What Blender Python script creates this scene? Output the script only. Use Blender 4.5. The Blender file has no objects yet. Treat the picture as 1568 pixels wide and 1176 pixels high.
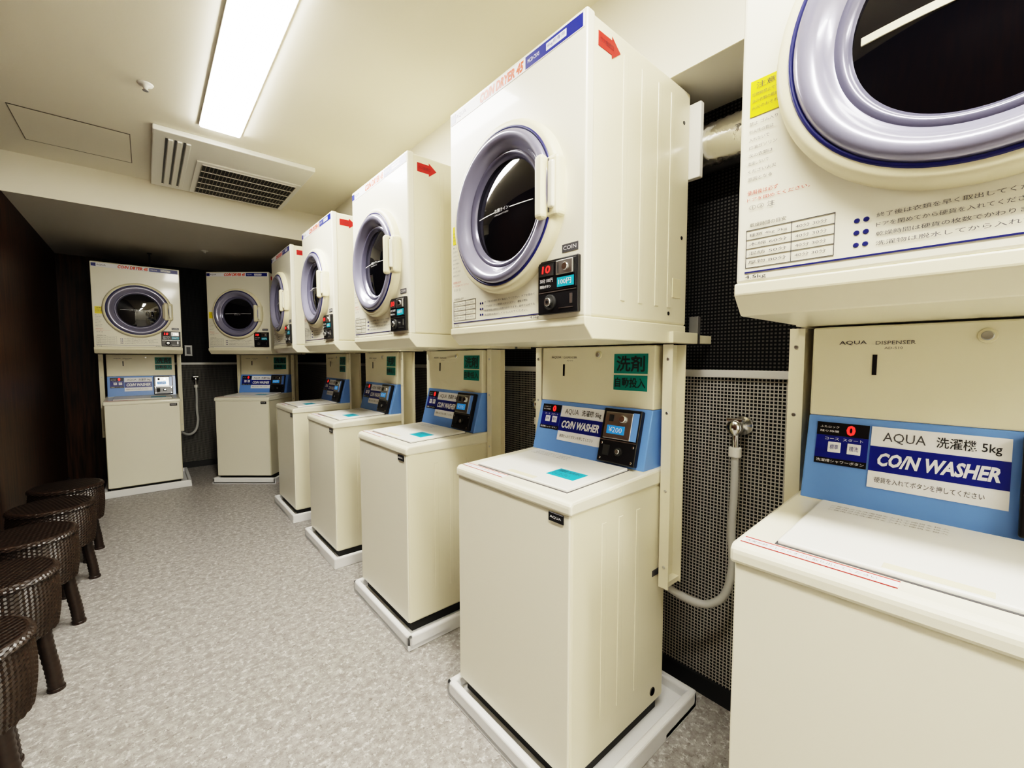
import bpy, bmesh, math
from mathutils import Matrix, Vector
scene = bpy.context.scene
V = Vector

# ------------------------------------------------------------------ materials
MATS = {}
def mat(name, col, rough=0.5, metal=0.0, emit=None, estr=0.0, coat=0.0, trans=0.0, spec=None, bump=None):
    m = bpy.data.materials.new(name); m.use_nodes = True
    b = m.node_tree.nodes['Principled BSDF']
    b.inputs['Base Color'].default_value = (*col, 1)
    b.inputs['Roughness'].default_value = rough
    b.inputs['Metallic'].default_value = metal
    if coat: b.inputs['Coat Weight'].default_value = coat; b.inputs['Coat Roughness'].default_value = 0.06
    if trans: b.inputs['Transmission Weight'].default_value = trans
    if spec is not None: b.inputs['Specular IOR Level'].default_value = spec
    if emit: 
        b.inputs['Emission Color'].default_value = (*emit, 1); b.inputs['Emission Strength'].default_value = estr
    nt = m.node_tree
    if bump:
        tc = nt.nodes.new('ShaderNodeTexCoord'); n = nt.nodes.new('ShaderNodeTexNoise')
        n.inputs['Scale'].default_value = bump[0]; n.inputs['Detail'].default_value = 3
        bp = nt.nodes.new('ShaderNodeBump'); bp.inputs['Strength'].default_value = bump[1]; bp.inputs['Distance'].default_value = 0.002
        nt.links.new(tc.outputs['Object'], n.inputs['Vector']); nt.links.new(n.outputs['Fac'], bp.inputs['Height'])
        nt.links.new(bp.outputs['Normal'], b.inputs['Normal'])
    MATS[name] = m
    return m

mat('cream', (0.76, 0.705, 0.53), 0.33, coat=0.15, bump=(6, 0.10))
mat('cream_front', (0.80, 0.76, 0.62), 0.30, coat=0.25, bump=(4, 0.08))
mat('cream_plastic', (0.76, 0.69, 0.48), 0.4)
mat('white_plastic', (0.80, 0.79, 0.74), 0.35)
mat('pan_white', (0.80, 0.80, 0.80), 0.4)
mat('black', (0.008, 0.008, 0.010), 0.3)
mat('black_matte', (0.012, 0.012, 0.012), 0.7)
mat('glass_dark', (0.003, 0.003, 0.005), 0.03, spec=0.8)
mat('silver_ring', (0.27, 0.27, 0.37), 0.22, metal=0.3, coat=0.6)
mat('silver_dark', (0.14, 0.14, 0.21), 0.22, metal=0.3, coat=0.5)
mat('navy', (0.012, 0.016, 0.12), 0.35)
mat('band_blue', (0.006, 0.016, 0.20), 0.35)
mat('sky_blue', (0.14, 0.30, 0.70), 0.4, coat=0.1)
mat('orange', (0.75, 0.06, 0.002), 0.4)
mat('red', (0.50, 0.006, 0.006), 0.4)
mat('teal', (0.0, 0.20, 0.18), 0.4)
mat('cyan', (0.004, 0.31, 0.44), 0.4)
mat('yellow', (0.86, 0.68, 0.0), 0.4)
mat('ink', (0.015, 0.015, 0.02), 0.5)
mat('ink_grey', (0.07, 0.07, 0.08), 0.5)
mat('label_white', (0.88, 0.88, 0.90), 0.4)
mat('lcd_blue', (0.01, 0.10, 0.3), 0.3, emit=(0.05, 0.4, 1.0), estr=0.2)
mat('led_red', (0.6, 0.01, 0.01), 0.4, emit=(1.0, 0.01, 0.008), estr=3.0)
mat('chrome', (0.75, 0.75, 0.75), 0.15, metal=1.0)
mat('steel', (0.55, 0.55, 0.54), 0.3, metal=1.0)
mat('foil', (0.62, 0.61, 0.58), 0.18, metal=1.0, bump=(38, 1.0))
mat('hose_grey', (0.52, 0.52, 0.50), 0.4)
mat('tap_grey', (0.25, 0.25, 0.25), 0.4, metal=0.6)
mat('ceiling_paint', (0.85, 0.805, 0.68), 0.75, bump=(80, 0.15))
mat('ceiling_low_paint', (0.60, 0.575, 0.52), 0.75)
mat('wall_cream', (0.82, 0.80, 0.74), 0.8)
mat('baseboard_black', (0.012, 0.012, 0.013), 0.5)
mat('rail_white', (0.70, 0.69, 0.66), 0.4)
mat('lamp_glow', (1, 1, 1), 0.5, emit=(1.0, 0.955, 0.86), estr=44.0)
mat('leg_brown', (0.020, 0.010, 0.007), 0.4)
mat('seam', (0.22, 0.20, 0.165), 0.7)

def N(nt, t, **kw):
    n = nt.nodes.new(t)
    for k, v in kw.items(): setattr(n, k, v)
    return n
def math_n(nt, op, a, b=None):
    n = nt.nodes.new('ShaderNodeMath'); n.operation = op
    for i, s in enumerate((a, b)):
        if s is None: continue
        if isinstance(s, (int, float)): n.inputs[i].default_value = s
        else: nt.links.new(s, n.inputs[i])
    return n.outputs[0]
def mixc(nt, fac, a, b):
    n = nt.nodes.new('ShaderNodeMix'); n.data_type = 'RGBA'
    if isinstance(fac, (int, float)): n.inputs[0].default_value = fac
    else: nt.links.new(fac, n.inputs[0])
    for s, i in ((a, 6), (b, 7)):
        if isinstance(s, tuple): n.inputs[i].default_value = (*s, 1)
        else: nt.links.new(s, n.inputs[i])
    return n.outputs[2]

def wallpaper(name, haxis, k):
    m = mat(name, (0.1, 0.1, 0.1), 0.6, spec=0.2); nt = m.node_tree; b = nt.nodes['Principled BSDF']
    g = N(nt, 'ShaderNodeNewGeometry'); s = N(nt, 'ShaderNodeSeparateXYZ'); nt.links.new(g.outputs['Position'], s.inputs[0])
    p = 0.0118
    fu = math_n(nt, 'FRACT', math_n(nt, 'DIVIDE', s.outputs[haxis], p))
    fv = math_n(nt, 'FRACT', math_n(nt, 'DIVIDE', s.outputs[2], p))
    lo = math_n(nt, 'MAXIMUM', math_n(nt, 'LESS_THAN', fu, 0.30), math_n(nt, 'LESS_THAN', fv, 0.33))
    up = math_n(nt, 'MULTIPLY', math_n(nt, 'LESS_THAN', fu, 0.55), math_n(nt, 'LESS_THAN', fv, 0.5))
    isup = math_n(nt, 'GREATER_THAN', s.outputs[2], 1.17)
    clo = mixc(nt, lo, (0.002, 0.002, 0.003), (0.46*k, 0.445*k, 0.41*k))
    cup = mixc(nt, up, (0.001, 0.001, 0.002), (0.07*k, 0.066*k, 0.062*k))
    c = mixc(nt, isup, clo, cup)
    nt.links.new(c, b.inputs['Base Color'])
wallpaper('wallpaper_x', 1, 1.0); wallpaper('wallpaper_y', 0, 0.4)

def floor_mat():
    m = mat('floor_vinyl', (0.5, 0.5, 0.5), 0.45); nt = m.node_tree; b = nt.nodes['Principled BSDF']
    g = N(nt, 'ShaderNodeNewGeometry')
    def noise(sc, det, rough=0.6):
        n = N(nt, 'ShaderNodeTexNoise'); n.inputs['Scale'].default_value = sc; n.inputs['Detail'].default_value = det
        n.inputs['Roughness'].default_value = rough; nt.links.new(g.outputs['Position'], n.inputs['Vector']); return n.outputs['Fac']
    def ramp(f, a, bb):
        r = N(nt, 'ShaderNodeMapRange'); r.inputs[1].default_value = a; r.inputs[2].default_value = bb
        nt.links.new(f, r.inputs[0]); return r.outputs[0]
    c = mixc(nt, ramp(noise(30, 5, 0.75), 0.40, 0.60), (0.23, 0.213, 0.198), (0.37, 0.352, 0.335))
    c = mixc(nt, ramp(noise(50, 4, 0.75), 0.53, 0.64), c, (0.58, 0.57, 0.555))
    c = mixc(nt, ramp(noise(70, 4, 0.8), 0.57, 0.67), c, (0.125, 0.108, 0.097))
    nt.links.new(c, b.inputs['Base Color'])
floor_mat()

def wood():
    m = mat('dark_wood', (0.05, 0.03, 0.02), 0.4, spec=0.12); nt = m.node_tree; b = nt.nodes['Principled BSDF']
    g = N(nt, 'ShaderNodeNewGeometry'); mp = N(nt, 'ShaderNodeMapping'); mp.inputs['Scale'].default_value = (14, 14, 0.9)
    nt.links.new(g.outputs['Position'], mp.inputs[0])
    n = N(nt, 'ShaderNodeTexNoise'); n.inputs['Scale'].default_value = 3; n.inputs['Detail'].default_value = 6
    nt.links.new(mp.outputs[0], n.inputs['Vector'])
    r = N(nt, 'ShaderNodeMapRange'); r.inputs[1].default_value = 0.35; r.inputs[2].default_value = 0.65
    nt.links.new(n.outputs['Fac'], r.inputs[0])
    nt.links.new(mixc(nt, r.outputs[0], (0.009, 0.004, 0.0018), (0.055, 0.022, 0.009)), b.inputs['Base Color'])
wood()

def rattan(name, top):
    m = mat(name, (0.06, 0.035, 0.025), 0.35); nt = m.node_tree; b = nt.nodes['Principled BSDF']
    tc = N(nt, 'ShaderNodeTexCoord'); n = N(nt, 'ShaderNodeTexNoise'); n.inputs['Scale'].default_value = 60
    nt.links.new(tc.outputs['Object'], n.inputs['Vector'])
    c = mixc(nt, n.outputs['Fac'], (0.006, 0.0035, 0.0025), (0.036, 0.021, 0.014))
    if top:
        s = N(nt, 'ShaderNodeSeparateXYZ'); nt.links.new(tc.outputs['Object'], s.inputs[0])
        k = math.pi/0.011
        sx = math_n(nt, 'SINE', math_n(nt, 'MULTIPLY', s.outputs[0], k)); sy = math_n(nt, 'SINE', math_n(nt, 'MULTIPLY', s.outputs[1], k))
        h = math_n(nt, 'MULTIPLY', sx, sy)
        f = math_n(nt, 'ADD', math_n(nt, 'MULTIPLY', h, 0.5), 0.5)
        c = mixc(nt, f, (0.006, 0.004, 0.003), c)
        bp = N(nt, 'ShaderNodeBump'); bp.inputs['Strength'].default_value = 1.0; bp.inputs['Distance'].default_value = 0.003
        nt.links.new(f, bp.inputs['Height']); nt.links.new(bp.outputs[0], b.inputs['Normal'])
    nt.links.new(c, b.inputs['Base Color'])
rattan('rattan', False); rattan('rattan_top', True)

# ------------------------------------------------------------------ mesh builder
class MB:
    def __init__(s): s.v = []; s.f = []; s.m = []; s.sm = []; s.mats = []
    def mi(s, name):
        if name not in s.mats: s.mats.append(name)
        return s.mats.index(name)
    def add(s, verts, faces, m, smooth=False):
        o = len(s.v); s.v += [tuple(v) for v in verts]; k = s.mi(m)
        for f in faces: s.f.append([i + o for i in f]); s.m.append(k); s.sm.append(smooth)
    def add_bm(s, bm, m, smooth=False, M=None):
        bm.verts.index_update()
        vs = [(M @ v.co) if M else v.co.copy() for v in bm.verts]
        s.add(vs, [[v.index for v in f.verts] for f in bm.faces], m, smooth); bm.free()
    def box(s, x0, x1, y0, y1, z0, z1, m, bev=0.0, M=None, seg=3):
        bm = bmesh.new(); bmesh.ops.create_cube(bm, size=1)
        for v in bm.verts: v.co = V(((x0+x1)/2 + v.co.x*(x1-x0), (y0+y1)/2 + v.co.y*(y1-y0), (z0+z1)/2 + v.co.z*(z1-z0)))
        if bev: bmesh.ops.bevel(bm, geom=bm.edges[:], offset=bev, segments=seg, affect='EDGES', profile=0.5)
        s.add_bm(bm, m, False, M)
    def prism(s, prof, x0, x1, m, bev=0.0, M=None):
        bm = bmesh.new(); n = len(prof)
        a = [bm.verts.new((x0, y, z)) for y, z in prof]; b = [bm.verts.new((x1, y, z)) for y, z in prof]
        bm.faces.new(a[::-1]); bm.faces.new(b)
        for i in range(n): bm.faces.new((a[i], a[(i+1) % n], b[(i+1) % n], b[i]))
        bmesh.ops.recalc_face_normals(bm, faces=bm.faces[:])
        if bev: bmesh.ops.bevel(bm, geom=bm.edges[:], offset=bev, segments=2, affect='EDGES', profile=0.5)
        s.add_bm(bm, m, False, M)
    def lathe(s, prof, m, M=None, seg=64, smooth=True):
        M = M or Matrix()
        vs = []; fs = []
        for r, n in prof:
            for i in range(seg):
                a = 2*math.pi*i/seg; vs.append(M @ V((r*math.cos(a), r*math.sin(a), n)))
        for j in range(len(prof)-1):
            for i in range(seg):
                k = (i+1) % seg; fs.append([j*seg+i, j*seg+k, (j+1)*seg+k, (j+1)*seg+i])
        s.add(vs, fs, m, smooth)
    def disc_cyl(s, r, n0, n1, m, M=None, seg=32, r2=None):
        r2 = r if r2 is None else r2
        e = min(0.0015, r*0.2)
        s.lathe([(0.00001, n0), (r, n0), (r2, n1-e), (r2-e, n1), (0.00001, n1)], m, M, seg, False)
    def tube(s, pts, r, m, seg=12, sub=8, ripple=0.0, M=None):
        P = [V(p) for p in pts]; C = []
        for i in range(len(P)-1):
            p0 = P[max(i-1, 0)]; p1 = P[i]; p2 = P[i+1]; p3 = P[min(i+2, len(P)-1)]
            for k in range(sub):
                t = k/sub
                C.append(0.5*((2*p1)+(p2-p0)*t+(2*p0-5*p1+4*p2-p3)*t*t+(3*p1-p0-3*p2+p3)*t**3))
        C.append(P[-1]); vs = []; fs = []
        up = V((0.13, 0.31, 0.94)).normalized()
        for i, c in enumerate(C):
            d = (C[min(i+1, len(C)-1)]-C[max(i-1, 0)]).normalized()
            a = (up - d*up.dot(d)).normalized(); up = a; b = d.cross(a)
            rr = r*(1+ripple*(1 if i % 2 else -1))
            for k in range(seg):
                t = 2*math.pi*k/seg; q = c + (a*math.cos(t)+b*math.sin(t))*rr
                vs.append(M @ q if M else q)
        for i in range(len(C)-1):
            for k in range(seg):
                l = (k+1) % seg; fs.append([i*seg+k, i*seg+l, (i+1)*seg+l, (i+1)*seg+k])
        fs.append(list(range(seg))[::-1]); fs.append([(len(C)-1)*seg+k for k in range(seg)])
        s.add(vs, fs, m, True)
    def text(s, string, F, u0, u1, v0, v1, m, shear=0.0, bold=0.0, n=0.0006):
        vs, fs = text_geo(string, shear, bold)
        if not vs: return
        xs = [p[0] for p in vs]; ys = [p[1] for p in vs]
        a, b, c, d = min(xs), max(xs), min(ys), max(ys)
        out = [F @ V((u0+(p[0]-a)/(b-a+1e-9)*(u1-u0), v0+(p[1]-c)/(d-c+1e-9)*(v1-v0), n)) for p in vs]
        s.add(out, fs, m)
    def mesh(s, name):
        me = bpy.data.meshes.new(name); me.from_pydata(s.v, [], s.f)
        for k in s.mats: me.materials.append(MATS[k])
        me.polygons.foreach_set('material_index', s.m); me.polygons.foreach_set('use_smooth', s.sm)
        me.update(); return me
TC = {}
def text_geo(string, shear, bold):
    key = (string, shear, bold)
    if key in TC: return TC[key]
    cu = bpy.data.curves.new('t', 'FONT'); cu.body = string; cu.size = 1; cu.shear = shear; cu.offset = bold; cu.resolution_u = 2
    ob = bpy.data.objects.new('t', cu); scene.collection.objects.link(ob)
    dg = bpy.context.evaluated_depsgraph_get(); dg.update()
    me = bpy.data.meshes.new_from_object(ob.evaluated_get(dg))
    r = ([(v.co.x, v.co.y) for v in me.vertices], [list(p.vertices) for p in me.polygons])
    bpy.data.objects.remove(ob); bpy.data.curves.remove(cu); bpy.data.meshes.remove(me)
    TC[key] = r; return r

def frame(origin, right, up):
    r = V(right).normalized(); u = V(up).normalized(); n = r.cross(u)
    M = Matrix.Identity(4)
    for i in range(3): M[i][0] = r[i]; M[i][1] = u[i]; M[i][2] = n[i]; M[i][3] = origin[i]
    return M
def obj(name, me, parent=None, M=None):
    o = bpy.data.objects.new(name, me); scene.collection.objects.link(o)
    if parent: o.parent = parent
    if M is not None: o.matrix_world = M
    return o
def instance(name, parts, M):
    e = bpy.data.objects.new(name, None); e.empty_display_size = 0.1; scene.collection.objects.link(e); e.matrix_world = M
    for pn, me in parts:
        o = bpy.data.objects.new(pn, me); scene.collection.objects.link(o); o.parent = e
    return e

# ================================================================== DRYER prototype
DZ0, DZ1 = 1.327, 2.055
def build_dryer():
    parts = []
    FR = frame((0, 0, 0), (1, 0, 0), (0, 0, 1))
    b = MB()
    b.box(-0.297, 0.297, 0.012, 0.51, DZ0, DZ1-0.003, 'cream', 0.008)
    for d in (0.15, 0.235, 0.32, 0.39):
        for sx in (-1, 1):
            xa, xb = sorted((sx*0.2960, sx*0.2988))
            b.box(xa, xb, d, d+0.020, DZ0+0.05, DZ1-0.045, 'cream', 0.0013, seg=2)
    b.box(0.296, 0.2985, 0.42, 0.47, 1.41, 1.47, 'cream_plastic', 0.001)
    SR = frame((0.297, 0, 0), (0, 1, 0), (0, 0, 1))
    for (u, v) in ((0.40, 1.36), (0.47, 1.60), (0.47, 1.95)):
        b.disc_cyl(0.006, 0, 0.002, 'black', SR @ Matrix.Translation((u, v, 0)), 16)
    b.box(0.297, 0.2985, 0.045, 0.098, 1.985, 2.02, 'red')
    b.add([(0.2985, 0.098, 1.975), (0.2985, 0.135, 2.0025), (0.2985, 0.098, 2.03)], [[0, 1, 2]], 'red')
    b.text('ガス接続口', SR, 0.050, 0.105, 1.996, 2.009, 'ink', n=0.002)
    parts.append(('cabinet', b.mesh('dryer_cabinet')))
    b = MB()
    b.box(-0.30, 0.30, 0.0, 0.03, DZ0-0.002, DZ1, 'cream_front', 0.006)
    b.box(-0.292, 0.292, -0.0012, 0.002, 2.010, 2.045, 'label_white')
    b.box(-0.292, -0.262, -0.0018, 0.002, 2.014, 2.041, 'band_blue')
    b.box(0.085, 0.288, -0.0018, 0.002, 2.012, 2.044, 'band_blue')
    b.text('CO/N DRYER 45', FR, -0.125, 0.078, 2.0135, 2.0415, 'orange', 0.25, 0.045, n=0.002)
    b.text('MCD-CK45', FR, 0.095, 0.14, 2.023, 2.033, 'label_white', n=0.0025)
    b.box(0.165, 0.235, -0.0024, 0.002, 2.019, 2.037, 'label_white', 0.0005)
    b.text('8kg用専用', FR, 0.17, 0.23, 2.022, 2.034, 'band_blue', n=0.003)
    b.text('AQUA', FR, -0.258, -0.20, 2.020, 2.035, 'navy', n=0.002)
    b.box(-0.285, 0.14, -0.0012, 0.002, 1.343, 1.3455, 'navy')
    b.box(-0.284, -0.236, -0.0012, 0.002, 1.612, 1.672, 'yellow')
    b.text('注意', FR, -0.275, -0.245, 1.657, 1.667, 'ink', n=0.002)
    for k, t in enumerate(('可燃物禁止です', '油の衣類の乾燥', '火災のおそれ')):
        b.text(t, FR, -0.281, -0.240, 1.645-k*0.011, 1.651-k*0.011, 'ink', n=0.002)
    for k in range(8):
        z = 1.600-k*0.0135
        b.text(('禁止 ゴム入り', '引火性の物は', '入れないで', '灯油ガソリン', '次の衣類は', '乾燥しないで', 'ください火災', '原因となる')[k], FR, -0.284, -0.240-(k % 3)*0.006, z-0.003, z+0.003, 'ink_grey', n=0.0015)
    b.text('使用後は必ず', FR, -0.284, -0.236, 1.478, 1.486, 'red', n=0.0015)
    b.text('ドアを閉めてください。', FR, -0.284, -0.190, 1.467, 1.473, 'red', n=0.0015)
    b.text('①③ 注', FR, -0.280, -0.240, 1.452, 1.461, 'ink_grey', n=0.0015)
    def rect(x0, x1, z0, z1, t=0.0008):
        for q in ((x0, x1, z0, z0+t), (x0, x1, z1-t, z1), (x0, x0+t, z0, z1), (x1-t, x1, z0, z1)):
            b.box(q[0], q[1], -0.0010, 0.001, q[2], q[3], 'ink_grey')
    rect(-0.284, -0.155, 1.352, 1.418)
    b.box(-0.214, -0.2133, -0.0010, 0.001, 1.352, 1.418, 'ink_grey')
    b.text('乾燥時間の目安', FR, -0.278, -0.222, 1.422, 1.429, 'ink', n=0.0015)
    for k in range(4):
        z = 1.361+k*0.0155
        if k: b.box(-0.284, -0.155, -0.0010, 0.001, z-0.0065, z-0.0060, 'ink_grey')
        b.text(('厚物 80分', '混紡 50分', '木綿 60分', '種類 4kg 2kg')[k], FR, -0.279, -0.220, z-0.0025, z+0.0035, 'ink_grey', n=0.0015)
        b.text('40分 30分', FR, -0.208, -0.165, z-0.0025, z+0.0035, 'ink_grey', n=0.0015)
    for k in range(3):
        for j in range(2):
            b.disc_cyl(0.0038, 0, 0.0012, 'navy', FR @ Matrix.Translation((-0.128+j*0.011, 1.362+k*0.018, 0)), 12)
    for k, t in enumerate(('終了後は衣類を早く取出してください。ドアを閉めて', 'ドアを閉めてから硬貨を入れてください。運転を開始', '乾燥時間は硬貨の枚数でかわります。途中で止めても', '洗濯物は脱水してから入れてください。')):
        z = 1.400-k*0.0135
        b.text(t, FR, -0.105, 0.125-(k % 2)*0.03, z-0.003, z+0.0035, 'ink_grey', n=0.0015)
    b.text('4.5kg', FR, 0.105, 0.14, 1.331, 1.340, 'ink', n=0.0015)
    b.text('4.5kg', FR, -0.284, -0.25, 1.331, 1.339, 'ink', n=0.0015)
    b.box(0.225, 0.278, -0.0012, 0.002, 1.492, 1.512, 'ink_grey')
    b.text('COIN', FR, 0.23, 0.273, 1.497, 1.507, 'label_white', n=0.002)
    parts.append(('front_panel', b.mesh('dryer_front')))
    b = MB(); C = FR @ Matrix.Translation((0.0, 1.655, 0))
    b.lathe([(0.240, -0.002), (0.240, 0.014), (0.235, 0.025), (0.228, 0.030), (0.219, 0.029)], 'cream_plastic', C, 96)
    b.lathe([(0.219, 0.029), (0.2175, 0.032), (0.2135, 0.032), (0.212, 0.029)], 'navy', C, 96)
    b.lathe([(0.212, 0.029), (0.210, 0.035), (0.205, 0.040), (0.197, 0.042), (0.189, 0.040), (0.181, 0.033), (0.174, 0.024), (0.168, 0.016), (0.163, 0.012)], 'silver_ring', C, 96)
    b.lathe([(0.163, 0.012), (0.157, 0.015), (0.151, 0.013), (0.146, 0.004), (0.142, -0.001)], 'silver_dark', C, 96)
    b.lathe([(0.145, 0.000), (0.135, 0.002), (0.105, 0.008), (0.07, 0.013), (0.035, 0.016), (0.0001, 0.017)], 'glass_dark', C, 96)
    parts.append(('door', b.mesh('dryer_door')))
    b = MB()
    def domez(r): return 0.017-0.016*(r/0.148)**2+0.0012
    for seg_ in range(14):
        xa = -0.1225+seg_*0.0175; xb = xa+0.0175
        if 5 <= seg_ <= 8: continue
        b.add([C @ V((xa, -0.0012, domez(abs(xa)))), C @ V((xb, -0.0012, domez(abs(xb)))), C @ V((xb, 0.0012, domez(abs(xb)))), C @ V((xa, 0.0012, domez(abs(xa))))], [[0, 1, 2, 3]], 'label_white')
    b.text('衣類ライン', C, -0.032, 0.032, -0.004, 0.007, 'label_white', n=0.0188)
    b.text('これ以上入れないでください', C, -0.032, 0.032, -0.013, -0.008, 'label_white', n=0.0188)
    parts.append(('door_print', b.mesh('dryer_door_print')))
    b = MB()
    b.box(0.165, 0.240, -0.036, 0.0, 1.578, 1.732, 'cream_plastic', 0.012)
    b.box(0.174, 0.204, -0.056, -0.028, 1.575, 1.735, 'cream_plastic', 0.011)
    b.box(0.211, 0.230, -0.044, -0.03, 1.598, 1.715, 'cream_front', 0.006)
    b.box(0.2085, 0.2115, -0.0385, -0.03, 1.590, 1.722, 'ink_grey')
    parts.append(('door_handle', b.mesh('dryer_handle')))
    b = MB()
    b.box(0.148, 0.288, -0.012, 0.0, 1.338, 1.478, 'black', 0.003)
    b.box(0.153, 0.283, -0.014, -0.010, 1.400, 1.473, 'black', 0.002)
    FC = FR @ Matrix.Translation((0, 0, 0.0145))
    b.box(0.158, 0.208, -0.0160, -0.0120, 1.437, 1.468, 'black_matte')
    b.text('10', FC, 0.168, 0.198, 1.444, 1.463, 'led_red', 0.1, 0.01, n=0.003)
    b.text('30分 100円', FC, 0.160, 0.206, 1.420, 1.431, 'label_white', n=0.0015)
    b.text('開始ボタン', FC, 0.160, 0.200, 1.406, 1.414, 'label_white', n=0.0015)
    b.box(0.220, 0.276, -0.020, -0.012, 1.434, 1.470, 'steel', 0.002)
    b.box(0.226, 0.230, -0.0206, -0.0195, 1.439, 1.465, 'black_matte')
    b.disc_cyl(0.010, 0.018, 0.024, 'chrome', FR @ Matrix.Translation((0.253, 1.452, 0)), 20)
    b.box(0.222, 0.276, -0.0165, -0.012, 1.404, 1.428, 'cyan')
    b.text('100円', FC, 0.228, 0.27, 1.409, 1.423, 'label_white', n=0.0026)
    b.disc_cyl(0.020, 0.010, 0.018, 'black_matte', FR @ Matrix.Translation((0.195, 1.368, 0)), 24)
    b.disc_cyl(0.011, 0.018, 0.026, 'steel', FR @ Matrix.Translation((0.195, 1.368, 0)), 20)
    b.disc_cyl(0.005, 0.026, 0.0265, 'black', FR @ Matrix.Translation((0.195, 1.368, 0)), 12)
    b.box(0.225, 0.273, -0.0135, -0.010, 1.350, 1.352, 'steel')
    b.box(0.153, 0.283, -0.0132, -0.010, 1.394, 1.396, 'steel')
    b.box(0.262, 0.270, -0.0135, -0.010, 1.36, 1.385, 'steel')
    parts.append(('coin_control', b.mesh('dryer_coin_control')))
    b = MB()
    b.prism([(-0.002, 1.3265), (-0.002, 1.305), (0.03, 1.270), (0.50, 1.270), (0.50, 1.3265)], -0.302, 0.302, 'cream', 0.003)
    for s in (-1, 1):
        xa, xb = sorted((s*0.27, s*0.315)); b.box(xa, xb, 0.40, 0.565, 1.270, 1.305, 'cream', 0.002)
        xa, xb = sorted((s*0.285, s*0.315)); b.box(xa, xb, 0.555, 0.575, 1.270, 1.36, 'tap_grey', 0.002)
        xa, xb = sorted((s*0.285, s*0.305)); b.box(xa, xb, 0.57, 0.678, 1.272, 1.30, 'cream', 0.002)
    parts.append(('mounting_tray', b.mesh('mounting_tray')))
    return parts
DRYER = build_dryer()
# lint-filter bar seen through the nearest dryer's window
_b = MB(); _C = frame((0.0, 0, 1.655), (1, 0, 0), (0, 0, 1))
for _k in range(12):
    xa = -0.132+_k*0.022; xb = xa+0.022
    za, zb2 = (0.0185-0.0165*(abs(q)/0.148)**2 for q in (xa, xb))
    _b.add([_C @ V(p) for p in ((xa, -0.0055, za), (xb, -0.0055, zb2), (xb, 0.0055, zb2), (xa, 0.0055, za), (xa, -0.0055, za-0.003), (xb, -0.0055, zb2-0.003), (xb, 0.0055, zb2-0.003), (xa, 0.0055, za-0.003))],
           [[0, 1, 2, 3], [0, 4, 5, 1], [3, 2, 6, 7]], 'cream_plastic')
_b.disc_cyl(0.012, 0.015, 0.022, 'cream_plastic', _C, 24); _b.disc_cyl(0.006, 0.022, 0.0245, 'steel', _C, 16)
FILTER_BAR = _b.mesh('filter_bar')

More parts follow.
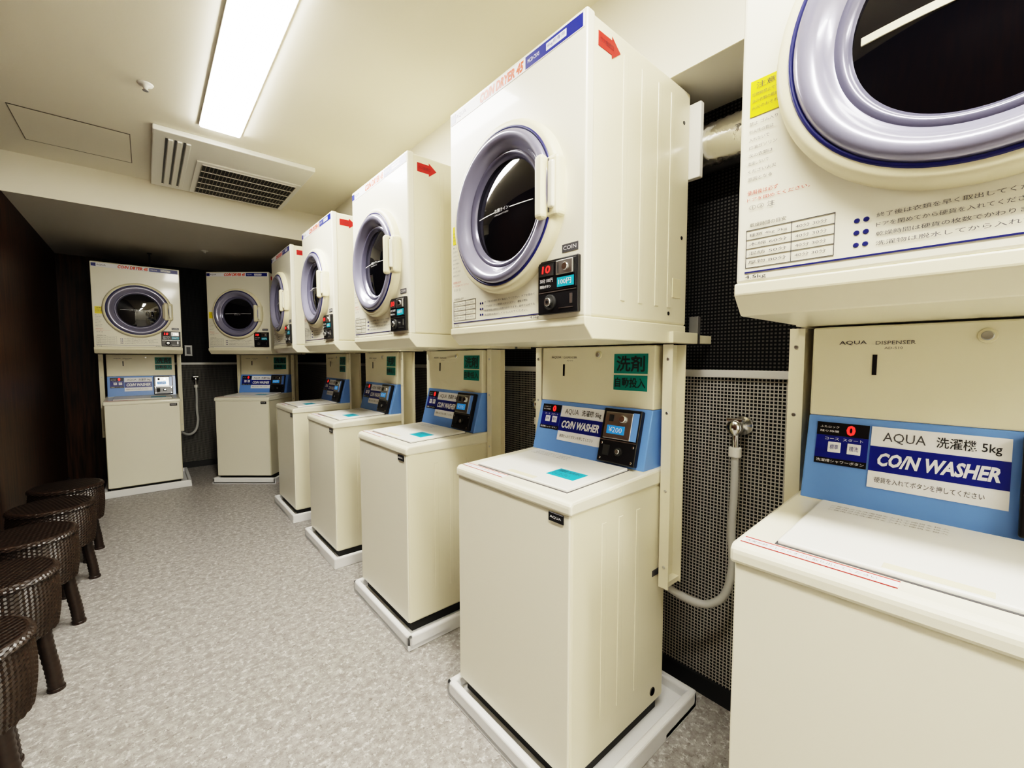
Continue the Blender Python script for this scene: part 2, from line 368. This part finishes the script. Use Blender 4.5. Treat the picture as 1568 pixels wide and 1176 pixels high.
def build_washer():
    parts = []
    FR = frame((0, 0, 0), (1, 0, 0), (0, 0, 1))
    b = MB()
    b.box(-0.245, 0.245, 0.02, 0.46, 0.028, 0.09, 'black_matte')
    b.box(-0.262, 0.262, 0.0, 0.478, 0.072, 0.82, 'cream', 0.010)
    b.box(-0.258, 0.258, -0.003, 0.012, 0.078, 0.812, 'cream_front', 0.003)
    for s in (-1, 1):
        for d in (0.13, 0.21, 0.30):
            xa, xb = sorted((s*0.2605, s*0.2636)); b.box(xa, xb, d, d+0.02, 0.18, 0.76, 'cream', 0.0014, seg=2)
        xa, xb = sorted((s*0.261, s*0.2635)); b.box(xa, xb, 0.395, 0.44, 0.515, 0.535, 'ink_grey')
        b.disc_cyl(0.014, 0, 0.003, 'seam', frame((0.262, 0, 0), (0, 1, 0), (0, 0, 1)) @ Matrix.Translation((0.41, 0.12, 0)), 16)
    parts.append(('cabinet', b.mesh('washer_cabinet')))
    b = MB()
    for s in (-1, 1):
        xa, xb = sorted((s*0.272, s*0.276)); b.box(xa, xb, 0.42, 0.50, 0.48, 1.266, 'cream')
        xa, xb = sorted((s*0.272, s*0.305)); b.box(xa, xb, 0.418, 0.422, 0.48, 1.266, 'cream')
        xa, xb = sorted((s*0.272, s*0.305)); b.box(xa, xb, 0.498, 0.502, 0.48, 1.266, 'cream')
        xa, xb = sorted((s*0.276, s*0.300)); b.box(xa, xb, 0.422, 0.498, 0.484, 0.50, 'cream')
        for z in (0.55, 0.8, 1.05, 1.22):
            b.disc_cyl(0.005, 0, 0.002, 'steel', Matrix.Translation((s*0.290, 0.4175, z)) @ Matrix.Rotation(math.pi/2, 4, 'X'), 12)
    parts.append(('support_posts', b.mesh('support_posts')))
    b = MB()
    b.prism([(-0.008, 0.812), (-0.008, 0.839), (0.002, 0.849), (0.484, 0.869), (0.484, 0.815)], -0.267, 0.267, 'cream_front', 0.007)
    b.box(0.185, 0.240, -0.0065, 0.002, 0.783, 0.808, 'black', 0.002)
    b.text('AQUA', FR, 0.192, 0.233, 0.792, 0.800, 'label_white', n=0.0072)
    parts.append(('top_deck', b.mesh('washer_deck')))
    sl = 0.020/0.482
    L = frame((0, 0.002, 0.849), (1, 0, 0), (0, 1, sl))
    b = MB()
    b.box(-0.205, 0.205, 0.045, 0.335, -0.002, 0.009, 'white_plastic', 0.004, M=L)
    b.box(-0.208, 0.208, 0.042, 0.338, -0.002, 0.0012, 'ink_grey', M=L)
    b.box(-0.06, 0.06, 0.052, 0.072, 0.0085, 0.0098, 'cream_plastic', 0.0005, M=L)
    b.box(-0.255, -0.035, 0.010, 0.036, 0.0, 0.0012, 'label_white', M=L)
    b.box(-0.255, -0.035, 0.0330, 0.036, 0.0, 0.0016, 'red', M=L)
    b.box(-0.255, -0.035, 0.010, 0.0115, 0.0, 0.0016, 'red', M=L)
    b.text('洗濯が終了したらすぐに取り出してください', L, -0.25, -0.06, 0.018, 0.027, 'ink_grey', n=0.0018)
    for k in range(3):
        b.text('ご使用方法洗濯物を入れて硬貨を投入', L, -0.18, 0.00, 0.30-k*0.014, 0.307-k*0.014, 'seam', n=0.0096)
    parts.append(('lid', b.mesh('washer_lid')))
    b = MB()
    b.prism([(0.345, 0.845), (0.350, 0.866), (0.49, 0.866), (0.49, 0.845)], -0.254, 0.254, 'cream', 0.002)
    b.prism([(0.350, 0.864), (0.400, 1.056), (0.49, 1.056), (0.49, 0.864)], -0.252, 0.252, 'sky_blue', 0.003)
    b.prism([(0.401, 1.056), (0.407, 1.265), (0.49, 1.265), (0.49, 1.056)], -0.252, 0.252, 'cream', 0.004)
    D = frame((0, 0.4005, 1.056), (1, 0, 0), (0, 0.006, 0.209))
    def dz(z): return z-1.056
    b.box(-0.139, -0.131, dz(1.155), dz(1.20), -0.001, 0.0015, 'black', M=D)
    b.disc_cyl(0.014, 0, 0.004, 'cream_plastic', D @ Matrix.Translation((0.03, dz(1.235), 0)), 24)
    b.disc_cyl(0.009, 0.004, 0.008, 'steel', D @ Matrix.Translation((0.03, dz(1.235), 0)), 20)
    b.text('AQUA', D, -0.20, -0.15, dz(1.222), dz(1.232), 'ink_grey', 0, 0.01, n=0.001)
    b.text('DISPENSER', D, -0.135, -0.07, dz(1.222), dz(1.230), 'ink_grey', n=0.001)
    b.text('AD-510', D, -0.12, -0.09, dz(1.212), dz(1.217), 'ink_grey', n=0.001)
    b.box(0.098, 0.228, dz(1.172), dz(1.238), 0, 0.0014, 'teal', M=D)
    b.text('洗剤', D, 0.108, 0.218, dz(1.178), dz(1.232), 'ink', 0, 0.02, n=0.002)
    b.box(0.098, 0.228, dz(1.115), dz(1.166), 0, 0.0014, 'teal', M=D)
    b.text('自動投入', D, 0.104, 0.222, dz(1.124), dz(1.158), 'ink', 0, 0.02, n=0.002)
    parts.append(('console', b.mesh('washer_console')))
    b = MB()
    P = frame((0, 0.350, 0.864), (1, 0, 0), (0, 0.05, 0.192))
    b.box(-0.232, -0.136, 0.153, 0.183, -0.001, 0.003, 'black', M=P)
    b.text('0', P, -0.176, -0.160, 0.156, 0.179, 'led_red', 0, 0.03, n=0.0036)
    b.text('ふたロック', P, -0.226, -0.19, 0.170, 0.175, 'label_white', n=0.0036)
    b.text('残り時間', P, -0.226, -0.19, 0.160, 0.165, 'label_white', n=0.0036)
    b.box(-0.232, -0.136, 0.100, 0.153, -0.001, 0.002, 'band_blue', M=P)
    b.box(-0.208, -0.184, 0.114, 0.138, 0.0, 0.004, 'label_white', 0.001, M=P)
    b.box(-0.172, -0.148, 0.114, 0.138, 0.0, 0.004, 'label_white', 0.001, M=P)
    b.text('標準', P, -0.204, -0.188, 0.121, 0.132, 'band_blue', n=0.0045)
    b.text('槽洗', P, -0.168, -0.152, 0.121, 0.132, 'band_blue', n=0.0045)
    b.text('コース  スタート', P, -0.215, -0.145, 0.142, 0.149, 'label_white', n=0.0026)
    b.box(-0.232, -0.136, 0.086, 0.100, -0.001, 0.0022, 'black', M=P)
    b.text('洗濯槽シャワーボタン', P, -0.228, -0.14, 0.090, 0.097, 'label_white', n=0.0028)
    b.box(-0.132, 0.070, 0.050, 0.183, -0.001, 0.0018, 'label_white', M=P)
    b.box(-0.132, 0.070, 0.086, 0.140, 0, 0.0026, 'band_blue', M=P)
    b.text('CO/N WASHER', P, -0.118, 0.058, 0.098, 0.127, 'label_white', 0.25, 0.04, n=0.0032)
    b.text('AQUA', P, -0.112, -0.045, 0.149, 0.172, 'ink_grey', n=0.0024)
    b.text('洗濯機 5kg', P, -0.03, 0.058, 0.148, 0.173, 'ink', 0, 0.01, n=0.0024)
    b.text('硬貨を入れてボタンを押してください', P, -0.12, 0.04, 0.062, 0.074, 'ink_grey', n=0.0024)
    parts.append(('control_panel', b.mesh('washer_control')))
    b = MB()
    b.box(0.082, 0.228, 0.008, 0.190, 0.0, 0.022, 'black', 0.004, M=P)
    b.box(0.094, 0.200, 0.088, 0.178, 0.02, 0.026, 'steel', 0.002, M=P)
    b.box(0.108, 0.176, 0.104, 0.132, 0.024, 0.0275, 'lcd_blue', M=P)
    b.text('¥200', P, 0.116, 0.168, 0.109, 0.127, 'label_white', n=0.0282)
    b.box(0.112, 0.128, 0.145, 0.168, 0.024, 0.029, 'black_matte', M=P)
    b.disc_cyl(0.012, 0.026, 0.034, 'chrome', P @ Matrix.Translation((0.165, 0.156, 0)), 20)
    b.box(0.20, 0.222, 0.088, 0.18, 0.02, 0.024, 'sky_blue', M=P)
    b.box(0.086, 0.224, 0.081, 0.084, 0.02, 0.0235, 'steel', M=P)
    b.disc_cyl(0.014, 0.02, 0.03, 'black_matte', P @ Matrix.Translation((0.165, 0.048, 0)), 20)
    b.disc_cyl(0.008, 0.03, 0.034, 'steel', P @ Matrix.Translation((0.165, 0.048, 0)), 16)
    b.box(0.102, 0.128, 0.03, 0.066, 0.02, 0.026, 'black_matte', 0.002, M=P)
    for (u, v) in ((0.094, 0.02), (0.216, 0.02), (0.216, 0.07), (0.094, 0.07)):
        b.disc_cyl(0.004, 0.02, 0.024, 'chrome', P @ Matrix.Translation((u, v, 0)), 12)
    parts.append(('coin_box', b.mesh('washer_coin_box')))
    b = MB()
    b.box(0.055, 0.165, 0.115, 0.185, 0.008, 0.0102, 'cyan', M=L)
    b.text('洗剤を入れない', L, 0.063, 0.157, 0.155, 0.176, 'ink', n=0.0110)
    b.text('でください', L, 0.063, 0.135, 0.124, 0.145, 'ink', n=0.0110)
    parts.append(('lid_sticker', b.mesh('lid_sticker')))
    return parts
WASHER = build_washer()

def build_pan():
    b = MB()
    x0, x1, y0, y1, h, t = -0.292, 0.325, -0.038, 0.60, 0.062, 0.026
    b.box(x0, x1, y0, y1, 0.0, 0.026, 'pan_white', 0.004)
    b.box(x0, x1, y0, y0+t, 0.0, h, 'pan_white', 0.008); b.box(x0, x1, y1-t, y1, 0.0, h, 'pan_white', 0.008)
    b.box(x0, x0+t, y0, y1, 0.0, h, 'pan_white', 0.008); b.box(x1-t, x1, y0, y1, 0.0, h, 'pan_white', 0.008)
    return b.mesh('pan')
PAN = build_pan()

def build_tap():
    b = MB()
    W = frame((0.42, 0.678, 1.0), (1, 0, 0), (0, 0, 1))
    b.lathe([(0.0001, 0), (0.034, 0), (0.030, 0.010), (0.014, 0.014), (0.012, 0.06), (0.0001, 0.06)], 'chrome', W, 32)
    b.lathe([(0.0001, 0.05), (0.024, 0.05), (0.026, 0.075), (0.020, 0.088), (0.0001, 0.088)], 'chrome', W, 24)
    b.tube([(0.42, 0.62, 1.0), (0.42, 0.615, 0.97), (0.42, 0.615, 0.92)], 0.011, 'chrome')
    b.disc_cyl(0.019, 0, 0.03, 'white_plastic', Matrix.Translation((0.42, 0.615, 0.905)), 20)
    b.box(0.395, 0.445, 0.600, 0.625, 1.018, 1.03, 'chrome', 0.003)
    t = MB()
    t.tube([(0.42, 0.615, 0.92), (0.422, 0.612, 0.80), (0.418, 0.612, 0.66), (0.424, 0.610, 0.54), (0.405, 0.605, 0.44), (0.36, 0.585, 0.395), (0.31, 0.555, 0.40), (0.26, 0.505, 0.44), (0.20, 0.495, 0.47)], 0.0125, 'hose_grey', 14, 30, 0.05)
    return [('tap', b.mesh('tap_body')), ('water_hose', t.mesh('tap_hose'))]
TAP = build_tap()

# ------------------------------------------------------------------ placement
FX = 0.82
units = [(FX, 0.055, -90.0, 0.03), (FX, 0.98, -90.0, 0.0), (FX, 1.895, -90.0, 0.0), (FX, 2.81, -90.0, 0.0), (FX, 3.725, -90.0, 0.0),
         (0.69, 4.84, -40.7, 0.0), (-0.035, 5.10, 0.0, 0.0)]
for i, (x, y, r, dz_) in enumerate(units):
    M = Matrix.Translation((x, y, dz_)) @ Matrix.Rotation(math.radians(r), 4, 'Z')
    Md = M @ Matrix.Translation((0.027 if i == 0 else 0, 0, 0))
    wp = WASHER if i else [p for p in WASHER if p[0] != 'lid_sticker']
    dp = DRYER if i else [p for p in DRYER if p[0] != 'door_print'] + [('filter_bar', FILTER_BAR)]
    instance('coin_washing_machine', wp, M)
    instance('coin_tumble_dryer', dp, Md)
    Mp = Matrix.Translation((x, y, 0)) @ Matrix.Rotation(math.radians(r), 4, 'Z') @ Matrix.Diagonal((1, 1, 1.6 if i == 0 else 1, 1))
    obj('washer_drip_pan', PAN, None, Mp)
    if i not in (0, 5):
        Mt = M if i != 6 else Matrix.Translation((-0.01, 5.27, 0))
        instance('wall_water_tap', TAP, Mt)

# exhaust duct along wall
b = MB()
b.tube([(1.415, -0.3+k*0.25, 1.90) for k in range(18)], 0.074, 'foil', 32, 20, 0.022)
FD = frame((1.3385, 0, 1.90), (0, -1, 0), (0, 0, 1))
for yc in (0.50,):
    b.text('アルミダクト', FD, -yc-0.05, -yc+0.06, -0.012, 0.010, 'ink', n=0.001)
for (x, y, r, dz_) in units[:5]:
    b.box(1.331, 1.352, y-0.33, y+0.20, 1.79, 2.02, 'white_plastic', 0.003)
obj('exhaust_duct', b.mesh('duct'))

# ================================================================== ROOM
XL, XR, YN, YF, ZC, ZL, YS = -0.62, 1.50, -3.0, 5.95, 2.46, 2.225, 3.94
def simple(name, boxes):
    b = MB()
    for bx in boxes: b.box(*bx)
    return obj(name, b.mesh(name))
T = 0.1
simple('floor', [(XL-T, XR+T, YN-T, YF+T, -T, 0, 'floor_vinyl')])
simple('ceiling', [(XL-T, XR+T, YN-T, YF+T, ZC, ZC+T, 'ceiling_paint')])
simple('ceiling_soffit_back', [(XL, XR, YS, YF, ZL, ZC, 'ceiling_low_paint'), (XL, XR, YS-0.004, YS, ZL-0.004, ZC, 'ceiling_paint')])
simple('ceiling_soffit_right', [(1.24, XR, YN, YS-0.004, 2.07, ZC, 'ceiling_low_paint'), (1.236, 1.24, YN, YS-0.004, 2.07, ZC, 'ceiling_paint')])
simple('wall_left', [(XL-T, XL, -0.5, YF+T, 0, ZC, 'dark_wood'), (XL-T, XL, YN-T, -0.5, 0, ZC, 'wall_cream')])
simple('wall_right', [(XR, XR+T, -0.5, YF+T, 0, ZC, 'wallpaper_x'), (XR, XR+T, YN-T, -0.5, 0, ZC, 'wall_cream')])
simple('wall_back', [(-0.30, XR, YF, YF+T, 0, ZC, 'wallpaper_y'), (XL, -0.30, YF-0.02, YF+T, 0, ZC, 'dark_wood')])
simple('wall_front', [(XL, XR, YN-T, YN, 0, ZC, 'wall_cream')])
simple('baseboard_right', [(XR-0.012, XR, YN, YF, 0, 0.065, 'baseboard_black')])
simple('baseboard_back', [(-0.30, XR-0.012, YF-0.012, YF, 0, 0.065, 'baseboard_black')])
simple('baseboard_left', [(XL, XL+0.012, YN, YF-0.02, 0, 0.065, 'baseboard_black')])
simple('trim_1', [(XR-0.014, XR, -0.5, YF, 1.157, 1.183, 'rail_white', 0.003)])
simple('trim_2', [(-0.30, XR-0.014, YF-0.014, YF, 1.157, 1.183, 'rail_white', 0.003)])

# ceiling lamps
def lamp(y0, y1):
    e = MB(); e.box(0.255, 0.445, y0-0.008, y1+0.008, ZC-0.012, ZC, 'white_plastic', 0.003)
    g = MB(); g.box(0.262, 0.438, y0, y1, ZC-0.019, ZC-0.010, 'lamp_glow', 0.002)
    instance('ceiling_lamp', [('housing', e.mesh('lamp_housing')), ('diffuser', g.mesh('lamp_diffuser'))], Matrix())
lamp(1.55, 2.82); lamp(-0.75, 0.52); lamp(-2.85, -1.58)  # last one is unseen, added behind the camera as fill light for the fronts

# ceiling cassette air conditioner
b = MB(); zb = ZC-0.028
ax0, ax1, ay0, ay1 = 0.07, 0.88, 2.98, 3.92
b.box(ax0, ax1, ay0, ay1, zb, ZC, 'white_plastic', 0.006)
for xx in (0.125, 0.165, 0.205):
    b.box(xx, xx+0.010, ay0+0.08, ay1-0.08, zb-0.002, zb+0.004, 'ink_grey')
    b.box(xx+0.012, xx+0.034, ay0+0.08, ay1-0.08, zb-0.008, zb+0.002, 'white_plastic', 0.003)
gx0, gx1, gy0, gy1 = 0.31, 0.84, 3.30, 3.86
b.box(gx0-0.03, gx1+0.025, gy0-0.03, gy1+0.025, zb-0.008, zb+0.002, 'white_plastic', 0.003)
b.box(gx0, gx1, gy0, gy1, zb-0.0095, zb, 'black_matte')
n = 26
for k in range(n+1):
    x = gx0+(gx1-gx0)*k/n; b.box(x-0.0018, x+0.0018, gy0, gy1, zb-0.012, zb-0.009, 'seam')
for k in range(6):
    y = gy0+(gy1-gy0)*k/5; b.box(gx0, gx1, y-0.003, y+0.003, zb-0.013, zb-0.009, 'wall_cream')
obj('ceiling_air_conditioner', b.mesh('aircon'))
# access hatch
b = MB(); hx0, hx1, hy0, hy1 = -0.47, -0.02, 3.21, 3.66
b.box(hx0, hx1, hy0, hy1, ZC-0.002, ZC, 'ceiling_paint')
for q in ((hx0, hx1, hy0, hy0+0.004), (hx0, hx1, hy1-0.004, hy1), (hx0, hx0+0.004, hy0, hy1), (hx1-0.004, hx1, hy0, hy1)):
    b.box(q[0], q[1], q[2], q[3], ZC-0.003, ZC, 'seam')
obj('ceiling_access_hatch', b.mesh('hatch'))
def sprinkler(x, y, z):
    b = MB(); Dn = frame((x, y, z), (1, 0, 0), (0, -1, 0))
    b.lathe([(0.0001, 0), (0.030, 0), (0.026, 0.006), (0.012, 0.008), (0.008, 0.022), (0.0001, 0.022)], 'white_plastic', Dn, 24)
    b.disc_cyl(0.012, 0.028, 0.031, 'steel', Dn, 16); b.disc_cyl(0.003, 0.0, 0.030, 'steel', Dn, 8)
    obj('ceiling_sprinkler', b.mesh('sprinkler'))
sprinkler(0.044, 2.59, ZC); sprinkler(0.45, 4.9, ZL)
# gas pipe drop above far dryer and electric socket beside it
b = MB()
b.disc_cyl(0.018, 0, 0.006, 'black', frame((0.06, 5.36, ZL), (1, 0, 0), (0, -1, 0)), 20)
b.tube([(0.06, 5.36, ZL-0.002), (0.06, 5.36, 2.14), (0.06, 5.36, 2.056)], 0.006, 'black_matte')
obj('gas_supply_pipe', b.mesh('gas_pipe'))
b = MB()
b.box(0.325, 0.395, YF-0.010, YF, 1.255, 1.375, 'tap_grey', 0.003)
b.box(0.342, 0.378, YF-0.013, YF-0.008, 1.275, 1.355, 'ink_grey', 0.001)
for zz in (1.295, 1.335):
    b.box(0.352, 0.354, YF-0.0135, YF-0.012, zz-0.006, zz+0.006, 'black'); b.box(0.366, 0.368, YF-0.0135, YF-0.012, zz-0.006, zz+0.006, 'black')
obj('wall_socket', b.mesh('wall_socket'))

# ------------------------------------------------------------------ stools
def build_stool():
    b = MB(); seg = 144; H = 0.46; zb_ = 0.235; R = 0.165
    prof = []
    rows = 30
    for k in range(rows): prof.append((R-0.014+0.012*math.sin(math.pi*(0.05+0.80*k/rows)), zb_+(H-0.018-zb_)*k/rows, 1))
    for k in range(7):
        a = k/6*math.pi/2; prof.append((R-0.018+0.018*math.cos(a), H-0.018+0.018*math.sin(a), 1 if k < 4 else 0))
    vs = []; fs = []
    for j, (r, z, t) in enumerate(prof):
        for i in range(seg):
            a = 2*math.pi*i/seg; s = (1 if ((i//2) % 2) ^ ((j//1) % 2) else -1)*0.0018*(1 if t else 0.3)
            vs.append(((r+s)*math.cos(a), (r+s)*math.sin(a), z))
    for j in range(len(prof)-1):
        for i in range(seg):
            k = (i+1) % seg; fs.append([j*seg+i, j*seg+k, (j+1)*seg+k, (j+1)*seg+i])
    fs.append([i for i in range(seg)][::-1])
    b.add(vs, fs, 'rattan', False)
    b.lathe([(R-0.017, H-0.0005), (R-0.03, H-0.001), (0.08, H+0.001), (0.0001, H+0.002)], 'rattan_top', None, 96)
    l = MB()
    for k in range(4):
        a = math.pi/4+k*math.pi/2; c, s = math.cos(a), math.sin(a)
        pts = [(c*0.120, s*0.120, 0.26), (c*0.128, s*0.128, 0.17), (c*0.142, s*0.142, 0.07), (c*0.148, s*0.148, 0.0)]
        l.tube(pts, 0.022, 'rattan', 12, 10, 0.06)
        l.disc_cyl(0.025, 0, 0.012, 'leg_brown', Matrix.Translation((c*0.148, s*0.148, 0)), 16)
    return [('woven_seat', b.mesh('stool_seat')), ('legs', l.mesh('stool_legs'))]
STOOL = build_stool()
for k, (x, y) in enumerate([(-0.435, 1.78), (-0.44, 2.28), (-0.43, 2.75), (-0.405, 3.23), (-0.395, 3.68)]):
    instance('rattan_stool', STOOL, Matrix.Translation((x, y, 0)) @ Matrix.Rotation(0.2+k*0.3, 4, 'Z'))

# ------------------------------------------------------------------ camera / world / view
w = bpy.data.worlds.new('World'); scene.world = w; w.use_nodes = True
w.node_tree.nodes['Background'].inputs[0].default_value = (0.9, 0.87, 0.8, 1); w.node_tree.nodes['Background'].inputs[1].default_value = 0.3
cd = bpy.data.cameras.new('camera'); cd.sensor_fit = 'HORIZONTAL'; cd.sensor_width = 36; cd.lens = 36*650/1568; cd.clip_start = 0.02
co = bpy.data.objects.new('camera', cd); scene.collection.objects.link(co)
co.location = (0, 0, 1.22); co.rotation_euler = (math.radians(90-3.35), 0, math.radians(-40.7))
scene.camera = co
scene.view_settings.view_transform = 'Filmic'
scene.view_settings.look = 'High Contrast'
scene.view_settings.exposure = 0.85
scene.view_settings.gamma = 1.0
